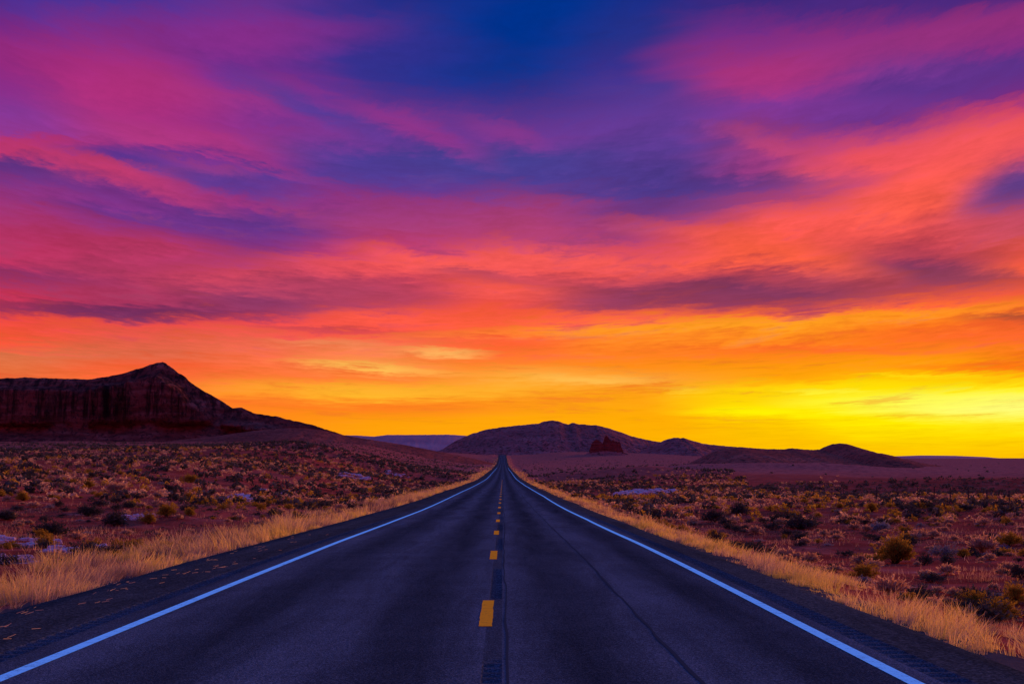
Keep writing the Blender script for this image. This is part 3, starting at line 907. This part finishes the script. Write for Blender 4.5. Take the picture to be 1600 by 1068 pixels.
# ------------------------------------------------------------------ shrubs
def shrub_mesh(name, seed, nb, nl, leaf, hgt, spread_, upright, mats, split=False):
    """twigs fanning from the base, small leaf faces along their outer two thirds"""
    r = np.random.default_rng(seed)
    V, F, T, MI = [], [], [], []

    def quad(a, b_, c_, d_, tone, mi):
        o = len(V)
        V.extend([a, b_, c_, d_]); F.append((o, o + 1, o + 2, o + 3)); T.extend([tone] * 4); MI.append(mi)
    lob = r.uniform(0, 2 * np.pi, 5)
    for i in range(nb):
        a = r.uniform(0, 2 * np.pi)
        el = math.acos(1 - r.uniform(0, 1) * (1 - math.cos(math.radians(84 if not upright else 72))))
        lobe = 1 + .20 * math.cos(2 * a + lob[2]) + .20 * math.cos(3 * a + lob[0]) * math.cos(2.5 * el + lob[3]) + .14 * math.cos(7 * a + lob[1])
        ln = (r.uniform(.50, 1.02) if r.random() < .85 else r.uniform(1.0, 1.25)) * lobe
        tip = np.array([math.sin(el) * math.cos(a) * spread_ * ln, math.sin(el) * math.sin(a) * spread_ * ln, (.10 + .90 * math.cos(el) ** .8) * hgt * min(1.2, .35 + .65 * ln) * r.uniform(.78, 1.08)])
        root = np.array([math.cos(a), math.sin(a), 0]) * .10 * spread_ * r.uniform(0, 1)
        mid = root * .4 + tip * .6 + np.array([0, 0, .06 * hgt])
        w = .006
        sd = np.array([-math.sin(a), math.cos(a), 0]) * w
        quad(root - sd, root + sd, mid + sd * .6, mid - sd * .6, .2, 1)
        quad(mid - sd * .6, mid + sd * .6, tip + sd * .2, tip - sd * .2, .25, 1)
        tw = r.uniform(.2, .8)
        for j in range(nl):
            t_ = r.uniform(.35, 1.02)
            p = (mid + (tip - mid) * ((t_ - .35) / .65)) if t_ > .35 else mid
            p = p + r.normal(0, .035, 3) * np.array([1, 1, .7]) * spread_ * 2
            p[2] = max(p[2], .01)
            dirv = (tip - root) / (np.linalg.norm(tip - root) + 1e-6) + r.normal(0, .55 if not upright else .28, 3)
            dirv /= np.linalg.norm(dirv) + 1e-6
            side = np.cross(dirv, r.normal(0, 1, 3)); side /= np.linalg.norm(side) + 1e-6
            L = leaf * r.uniform(.6, 1.4)
            wq = L * (.22 if not upright else .12)
            quad(p - side * wq * .4, p + side * wq * .4, p + dirv * L + side * wq, p + dirv * L - side * wq, float(np.clip(tw * .5 + .35 * t_ + r.normal(0, .12), 0, 1)), 0)
    V, F, T, MI = np.array(V), np.array(F), np.array(T), np.array(MI, dtype=np.int32)
    if split:
        out = []
        for k_ in (0, 1):
            me = mesh_np(name + ('_foliage', '_stems')[k_], V[F[MI == k_]].reshape(-1, 3), np.arange((MI == k_).sum() * 4).reshape(-1, 4), {'tone': T[F[MI == k_]].ravel()})
            me.materials.append(mats[k_])
            out.append(me)
        return out
    me = mesh_np(name, V, F, {'tone': T})
    for m_ in mats:
        me.materials.append(m_)
    me.polygons.foreach_set('material_index', MI)
    return me


SAGE = [shrub_mesh('sagebrush', 10 + i, 70, 11, .07, .52, .5, False, (M_sage, M_stem)) for i in range(4)]
GOLD = [shrub_mesh('rabbitbrush', 30 + i, 80, 11, .075, .60, .48, False, (M_gold, M_stem)) for i in range(4)]
TUFT = [shrub_mesh('straw_tussock', 50 + i, 110, 4, .20, .50, .48, True, (M_plaingrass, M_plaingrass)) for i in range(4)]
SILV = [shrub_mesh('saltbush', 70 + i, 70, 9, .07, .50, .55, False, (M_silver, M_stem)) for i in range(2)]
BIG = [shrub_mesh('big_rabbitbrush', 80 + i, 150, 16, .065, .74, .5, False, (M_gold, M_stem), True) for i in range(3)]
BIGS = [shrub_mesh('big_sagebrush', 90 + i, 130, 15, .06, .58, .5, False, (M_sage, M_stem), True) for i in range(3)]
BIGV = [shrub_mesh('big_saltbush', 120 + i, 110, 13, .06, .50, .55, False, (M_silver, M_stem), True) for i in range(2)]
BIGT = [shrub_mesh('big_tussock', 130 + i, 150, 5, .17, .52, .48, True, (M_plaingrass, M_plaingrass), True) for i in range(2)]
taken = []


def plant(name, me, x, d, size, tall, label, cat, group=None):
    z = float(H(x, d)) - .03 * size
    o = link(name, me, None, None, None, label, cat, group, (x, d, z))
    o.rotation_euler = (0, 0, random.uniform(0, 6.28))
    o.scale = (size, size * random.uniform(.9, 1.1), size * tall)
    taken.append((x, d, size * .5))
    return o


OUT = [
 (28, 846, 75, 14, 16, 'pinkish rock outcrop at the left border beside the wide black sagebrush'),
 (20, 878, 80, 16, 18, 'pale violet rock outcrop behind the tall verge grass at the left border'),
 (108, 858, 60, 8, 9, 'broken pale rocks just in front of the wide black sagebrush'),
 (207, 808, 40, 9, 11, 'small pink and white rock patch beside the black sagebrush'),
 (372, 779, 48, 7, 13, 'pale lavender rock patch halfway along the left verge'),
 (432, 770, 46, 8, 9, 'flat white-violet rock ledge above a red cut on the left'),
 (560, 746, 46, 5, 9, 'thin pale rock strip far up the left side of the road'),
 (622, 742, 30, 3, 6, 'faint pale rock strip farthest up the left side of the road'),
 (1010, 770, 76, 7, 14, 'long pale lavender rock flat right of the road behind dark scrub'),
]
OUT = [o[:2] + (o[2] * 1.25,) + o[3:] for o in OUT]
for (x, y, wpx, hpx, n_, lab) in OUT:
    X0, D0_, Z0 = world_at(x, y)
    taken.append((X0, D0_, wpx / FPX * D0_ * .55))
    taken.append((X0, D0_ - wpx / FPX * D0_ * .8, wpx / FPX * D0_ * .5))

# the ones that stand out: picture place of the foot, width in picture pixels
NAMED = [
 ('rabbitbrush', BIG, 1398, 880, 62, 1.0, 'large bushy yellow-green rabbitbrush standing alone on the slope right of the road'),
 ('rabbitbrush', GOLD, 1362, 799, 19, 1.1, 'round bright orange-gold rabbitbrush on bare red ground well before the fence'),
 ('rabbitbrush', BIG, 1350, 905, 38, .9, 'dark-bottomed rounded rabbitbrush just behind the right grass verge'),
 ('rabbitbrush', BIG, 1522, 952, 44, 1.0, 'golden rabbitbrush right behind the verge grass, beside two others'),
 ('rabbitbrush', BIG, 1560, 968, 60, .8, 'wide low golden rabbitbrush nearest to the right verge grass'),
 ('rabbitbrush', BIG, 1587, 945, 36, 1.3, 'tall narrow golden rabbitbrush at the right border of the picture'),
 ('rabbitbrush', GOLD, 1577, 852, 34, .9, 'dome-shaped ochre rabbitbrush below the fence by the right border'),
 ('rabbitbrush', GOLD, 1505, 870, 22, .9, 'small vivid yellow rabbitbrush between pale grass clumps right of the road'),
 ('sagebrush', BIGS, 1252, 826, 48, .8, 'wide dark grey sagebrush mound in the middle of the right slope'),
 ('sagebrush', BIGS, 1250, 845, 32, .8, 'smaller dark sagebrush directly in front of the wide grey mound'),
 ('sagebrush', BIGS, 1115, 815, 40, .9, 'blackish sagebrush close above the right verge in the middle distance'),
 ('sagebrush', BIGS, 1155, 804, 34, 1.0, 'blackish upright sagebrush uphill from the one above the right verge'),
 ('sagebrush', SAGE, 1505, 797, 26, .7, 'dark low sagebrush at the foot of the fence posts'),
 ('sagebrush', SAGE, 1418, 797, 27, .7, 'dark flat sagebrush on red ground in front of the fence'),
 ('sagebrush', SAGE, 1425, 809, 26, .6, 'thin dark sagebrush just below the flat one before the fence'),
 ('saltbush', SILV, 1376, 829, 38, .8, 'pale silvery saltbush low on the red ground right of the road'),
 ('saltbush', SILV, 1475, 870, 40, 1.0, 'greyish saltbush with pale stalks near the yellow rabbitbrush'),
 ('straw_tussock', TUFT, 1436, 842, 26, 1.0, 'pale bunch grass leaning against the large yellow-green rabbitbrush'),
 ('straw_tussock', TUFT, 1535, 862, 40, 1.0, 'broad pale bunch grass clump below the fence on the right'),
 ('sagebrush', BIGS, 78, 838, 56, .8, 'wide black sagebrush among pale rocks on the left'),
 ('sagebrush', BIGS, 180, 821, 44, .9, 'black sagebrush beside the pink rock patch on the left'),
 ('sagebrush', SAGE, 140, 806, 34, .9, 'grey-topped sagebrush behind the black one on the left'),
 ('sagebrush', SAGE, 10, 812, 36, .8, 'dark sagebrush at the left border above the rocks'),
 ('rabbitbrush', GOLD, 260, 807, 27, 1.0, 'dark green-gold rabbitbrush above the left verge between rock patches'),
 ('rabbitbrush', GOLD, 297, 806, 19, 1.1, 'narrow green-gold rabbitbrush next to a larger one above the left verge'),
 ('rabbitbrush', GOLD, 233, 818, 22, 1.2, 'ochre rabbitbrush right beside the small pink rock patch'),
 ('rabbitbrush', GOLD, 36, 782, 22, .9, 'rounded ochre rabbitbrush on the red slope near the left border'),
 ('rabbitbrush', GOLD, 138, 762, 20, .9, 'rounded yellow-green rabbitbrush high on the red slope at left'),
 ('rabbitbrush', GOLD, 298, 754, 24, .8, 'pale gold rabbitbrush on open red ground left of the road'),
 ('straw_tussock', TUFT, 182, 770, 26, 1.0, 'pale straw bunch grass on the dark red slope at left'),
]
KIND = {'rabbitbrush': 'shrub', 'sagebrush': 'shrub', 'saltbush': 'shrub', 'straw_tussock': 'grass clump'}
DETAILED = {'rabbitbrush': BIG, 'sagebrush': BIGS, 'saltbush': BIGV, 'straw_tussock': BIGT}
for i, (nm_, ms, x, y, wpx, tall, lab) in enumerate(NAMED):
    X0, D0_, Z0 = world_at(x, y)
    ms = DETAILED[nm_]
    root = plant(nm_, None, X0, D0_, wpx / FPX * D0_ * 1.05, tall, lab, KIND[nm_])
    fol, stm = ms[i % len(ms)]
    link('foliage' if nm_ != 'straw_tussock' else 'blades', fol, None, root)
    link('stems', stm, None, root)

# the many others on both sides
DESC = {'sagebrush': 'dark grey sagebrush', 'rabbitbrush': 'ochre rabbitbrush', 'straw_tussock': 'pale straw tussock', 'saltbush': 'silvery saltbush'}
SETS = {'sagebrush': SAGE, 'rabbitbrush': GOLD, 'straw_tussock': TUFT, 'saltbush': SILV}
WANT = {'sagebrush': 285, 'rabbitbrush': 270, 'straw_tussock': 295, 'saltbush': 45}
SIZE = {'sagebrush': (.35, 1.20), 'rabbitbrush': (.28, .85), 'straw_tussock': (.25, .75), 'saltbush': (.35, .75)}


def say(kind, x, d, s, tall):
    lo, hi = SIZE[kind]
    q = (s - lo) / (hi - lo)
    w1_ = 'tiny' if q < .25 else 'small' if q < .5 else 'middle-sized' if q < .75 else 'broad'
    w2_ = 'flat' if tall < .72 else 'rounded' if tall < .92 else 'upright'
    side = 'left' if x < 0 else 'right'
    out = (EL - x if x < 0 else x - ER) / (.30 * d)
    w3_ = ('close to the %s verge' if out < .38 else 'midway out on the %s plain' if out < .70 else 'far out towards the %s border') % side
    w4_ = 'nearest stretch' if d < 40 else 'second stretch' if d < 65 else 'middle distance' if d < 95 else 'farther distance' if d < 122 else 'farthest scrub'
    return '%s %s %s %s, %s' % (w1_, w2_, DESC[kind], w3_, w4_)


rs = np.random.default_rng(99)
for kind in WANT:
    got = 0
    tries = 0
    while got < WANT[kind] and tries < 20000:
        tries += 1
        d = 20 + 130 * rs.random() ** .85
        x = d * rs.uniform(-.352, .364)
        if EL - 2.9 < x < ER + 2.2:
            continue
        dens = float(fbm(np.array([x / 14]), np.array([d / 20]), 55 + len(kind), 2)[0])
        if dens + rs.normal(0, .18) < -.02:
            continue
        s = (SIZE[kind][0] + (SIZE[kind][1] - SIZE[kind][0]) * rs.random() ** 1.5) * (1 if d < 80 else 1.1)
        if any((x - a) ** 2 + (d - b_) ** 2 < (.7 * (s * .5 + c_)) ** 2 for a, b_, c_ in taken):
            continue
        ms = SETS[kind]
        tall = rs.uniform(.55, 1.08)
        lab = say(kind, x, d, s, tall)
        plant(kind, ms[int(rs.integers(len(ms)))], x, d, s, tall, lab, KIND[kind], lab)
        got += 1


# beyond them the scrub reads as one mass
def scrub_template(seed, nl, leaf, hgt, spread_):
    r = np.random.default_rng(seed)
    a = r.uniform(0, 2 * np.pi, nl)
    ce = r.uniform(0, 1, nl)
    rad = spread_ * np.sqrt(1 - ce ** 2) * r.uniform(.5, 1.05, nl)
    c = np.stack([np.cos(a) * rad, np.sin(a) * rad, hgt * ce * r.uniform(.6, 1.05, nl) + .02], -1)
    u = r.normal(0, 1, (nl, 3)); u /= np.linalg.norm(u, axis=1)[:, None]
    v = np.cross(u, r.normal(0, 1, (nl, 3))); v /= np.linalg.norm(v, axis=1)[:, None]
    P = np.stack([c - u * leaf, c - v * leaf * .5, c + u * leaf, c + v * leaf * .5], 1)
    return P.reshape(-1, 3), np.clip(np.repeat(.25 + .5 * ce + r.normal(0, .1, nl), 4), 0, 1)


def scatter(name, n, d0, d1, nl, leaf, hgt, size, mat, seed, label, thr):
    r = np.random.default_rng(seed)
    d = np.sqrt(r.uniform(d0 ** 2, d1 ** 2, n)) if d1 < 900 else np.exp(r.uniform(math.log(d0), math.log(d1), n))
    x = d * r.uniform(-.42, .42, n)
    ok = ((x < EL - 2.4 - d * .004) | (x > ER + 1.8 + d * .004)) & (fbm(x / 16, d / 24, seed, 3) + r.normal(0, .2, n) > thr)
    ok &= ~((x > 0) & (d > 268 + 26 * vnoise(x / 9, x * 0, 3) + 90 * (x < d * .17)) & (r.random(n) > .01 + .35 * (x < d * .16)))
    if mat is not M_sage:
        ok &= ~((x > d * .235) & (d > 205))      # the low dark rise carries no golden scrub
    x, d = x[ok], d[ok]
    z = H(x, d)
    tem = [scrub_template(seed + k, nl, leaf, hgt, .5) for k in range(5)]
    V, T = [], []
    sel = r.integers(0, 5, len(x))
    for k in range(5):
        I = np.nonzero(sel == k)[0]
        v, tn = tem[k]
        s = r.uniform(size[0], size[1], len(I))
        an = r.uniform(0, 6.28, len(I))
        ca, sa_ = np.cos(an), np.sin(an)
        vx = (v[None, :, 0] * ca[:, None] - v[None, :, 1] * sa_[:, None]) * s[:, None] + x[I][:, None]
        vy = (v[None, :, 0] * sa_[:, None] + v[None, :, 1] * ca[:, None]) * s[:, None] + d[I][:, None]
        vz = v[None, :, 2] * s[:, None] + z[I][:, None]
        V.append(np.stack([vx, vy, vz], -1).reshape(-1, 3))
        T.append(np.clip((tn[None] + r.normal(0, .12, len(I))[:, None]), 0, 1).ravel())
    V = np.vstack(V)
    link(name, mesh_np(name, V, np.arange(len(V)).reshape(-1, 4), {'tone': np.concatenate(T)}), mat, kind='stuff', label=label, cat='scrub')


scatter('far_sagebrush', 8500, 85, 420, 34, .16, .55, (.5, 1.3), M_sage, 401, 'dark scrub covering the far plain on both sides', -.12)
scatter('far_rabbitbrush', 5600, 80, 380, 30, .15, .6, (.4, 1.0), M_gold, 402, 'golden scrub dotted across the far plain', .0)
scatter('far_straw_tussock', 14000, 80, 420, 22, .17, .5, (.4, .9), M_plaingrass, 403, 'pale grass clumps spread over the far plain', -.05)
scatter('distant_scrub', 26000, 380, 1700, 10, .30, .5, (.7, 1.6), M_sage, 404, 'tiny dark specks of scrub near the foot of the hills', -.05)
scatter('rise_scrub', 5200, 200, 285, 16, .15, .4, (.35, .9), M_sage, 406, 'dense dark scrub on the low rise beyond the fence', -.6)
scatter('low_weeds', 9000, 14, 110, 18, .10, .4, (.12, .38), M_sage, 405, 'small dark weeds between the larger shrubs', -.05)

# ------------------------------------------------------------------ pale rock patches
def slab_mesh(seed):
    r = np.random.default_rng(seed)
    n = 11
    a = np.sort(r.uniform(0, 2 * np.pi, n))
    rad = r.uniform(.6, 1.1, n)
    V, F = [], []
    for (s, z) in ((1.06, -.6), (1.03, .0), (.95, .55), (.80, .85)):
        for i in range(n):
            V.append((math.cos(a[i]) * rad[i] * s, math.sin(a[i]) * rad[i] * s * .7, z + r.normal(0, .09)))
    V.append((0, 0, .95))
    for k in range(3):
        for i in range(n):
            j = (i + 1) % n
            F.append((k * n + i, k * n + j, (k + 1) * n + j, (k + 1) * n + i))
    me = bpy.data.meshes.new('slab')
    for i in range(n):
        F.append((3 * n + i, 3 * n + (i + 1) % n, 4 * n))
    me.from_pydata(V, [], F)
    me.update()
    me.materials.append(M_slab)
    return me


SLABS = [slab_mesh(600 + i) for i in range(6)]
for (x, y, wpx, hpx, n_, lab) in OUT:
    X0, D0_, Z0 = world_at(x, y)
    root = link('rock_outcrop', None, label=lab, cat='rock', loc=(X0, D0_, Z0))
    sp = wpx / FPX * D0_ / 2
    for i in range(n_ * 2):
        ox, oy = random.uniform(-1, 1) * sp, random.uniform(-1, 1) * sp * 1.6
        s = sp * random.choice((.12, .18, .26, .42)) * random.uniform(.8, 1.25)
        th = min(.13 + D0_ * .0014, s * .35) * random.uniform(.6, 1.3)
        me = random.choice(SLABS)
        o = link('slab', me, None, root)
        o.location = (ox, oy, float(H(X0 + ox, D0_ + oy)) - Z0 + th * .15)
        o.scale = (s, s, th)
        o.rotation_euler = (random.uniform(-.16, .22), random.uniform(-.16, .16), random.uniform(-.9, .9))

# ------------------------------------------------------------------ wire fence and road sign
M_post, b = new_mat('weathered_post')
finish(b, (.045, .026, .022), .8, .2, b.noise(obj_co(b), 30, 3), .3, .01)
M_wire, b = new_mat('galvanised_wire')
finish(b, (.09, .075, .08), .6, .3)


def box(V, F, x0, x1, y0, y1, z0, z1):
    o = len(V)
    V += [(x0, y0, z0), (x1, y0, z0), (x1, y1, z0), (x0, y1, z0), (x0, y0, z1), (x1, y0, z1), (x1, y1, z1), (x0, y1, z1)]
    F += [(o, o + 3, o + 2, o + 1), (o + 4, o + 5, o + 6, o + 7), (o, o + 1, o + 5, o + 4), (o + 1, o + 2, o + 6, o + 5), (o + 2, o + 3, o + 7, o + 6), (o + 3, o, o + 4, o + 7)]


V, F = [], []
NS = 8                                                   # weathered round post, slightly crooked, with a bevelled top
for k_, (z, rr_, ox) in enumerate(((-.4, .060, 0), (.1, .058, 0), (.6, .054, .012), (1.1, .052, .006), (1.38, .050, 0), (1.42, .036, 0))):
    for a in range(NS):
        V.append((ox + rr_ * math.cos(a * 2 * math.pi / NS), rr_ * math.sin(a * 2 * math.pi / NS), z))
    if k_:
        for a in range(NS):
            c2 = (a + 1) % NS
            F.append(((k_ - 1) * NS + a, (k_ - 1) * NS + c2, k_ * NS + c2, k_ * NS + a))
F.append(tuple(range(5 * NS, 6 * NS)))
tpost = bpy.data.meshes.new('fence_post')
tpost.from_pydata(V, [], F); tpost.update()
tpost.materials.append(M_post)
fence = link('wire_fence', None, label='wire fence on thin dark posts across the right plain', cat='fence')
line = [(1700, 115), (1640, 115), (1577, 116), (1543, 116), (1513, 118), (1484, 122), (1459, 128), (1434, 132), (1402, 140), (1369, 150), (1334, 165), (1318, 182), (1300, 205), (1288, 235)]
tops = []
f0 = ((line[0][0] - 786) / FPX * line[0][1], line[0][1])
fence.location = (f0[0], f0[1], float(H(*f0)))
for (x, d) in line:
    X0 = (x - 786) / FPX * d
    z = float(H(X0, d))
    o = link('fence_post', tpost, None, fence)
    o.location = (X0 - fence.location.x, d - fence.location.y, z - fence.location.z)
    o.rotation_euler = (random.uniform(-.05, .05), random.uniform(-.05, .05), random.uniform(-.3, .3))
    tops.append(Vector(o.location))
for hz_ in (.35, .62, .90, 1.18):
    V, F = [], []
    for i in range(len(tops) - 1):
        for k in range(5):
            p = tops[i].lerp(tops[i + 1], k / 4)
            sag = -.03 * math.sin(math.pi * k / 4)
            for a in range(3):
                V.append((p.x, p.y + .006 * math.cos(a * 2.094) - .066, p.z + hz_ + sag + .006 * math.sin(a * 2.094)))
    n = len(V) // 3
    for i in range(n - 1):
        for a in range(3):
            c2 = (a + 1) % 3
            F.append((i * 3 + a, i * 3 + c2, i * 3 + 3 + c2, i * 3 + 3 + a))
    me = bpy.data.meshes.new('wire'); me.from_pydata(V, [], F); me.update()
    link('wire', me, M_wire, fence)

M_plate, b = new_mat('sign_back_metal')
finish(b, (.12, .11, .12), .6, .3)
sx, sd = (819 - 786) / FPX * 480, 480.0
sign = link('road_sign', None, label='tiny road sign on a post beside the distant right verge', cat='sign', loc=(sx, sd, float(H(sx, sd))))
V, F = [], []
box(V, F, -.04, .04, -.04, .04, -.5, 2.3)
me = bpy.data.meshes.new('post'); me.from_pydata(V, [], F); me.update()
link('post', me, M_post, sign)
V, F = [], []
box(V, F, -.38, .38, -.05, -.042, 1.5, 2.35)
me = bpy.data.meshes.new('sign_plate'); me.from_pydata(V, [], F); me.update()
link('sign_plate', me, M_plate, sign)
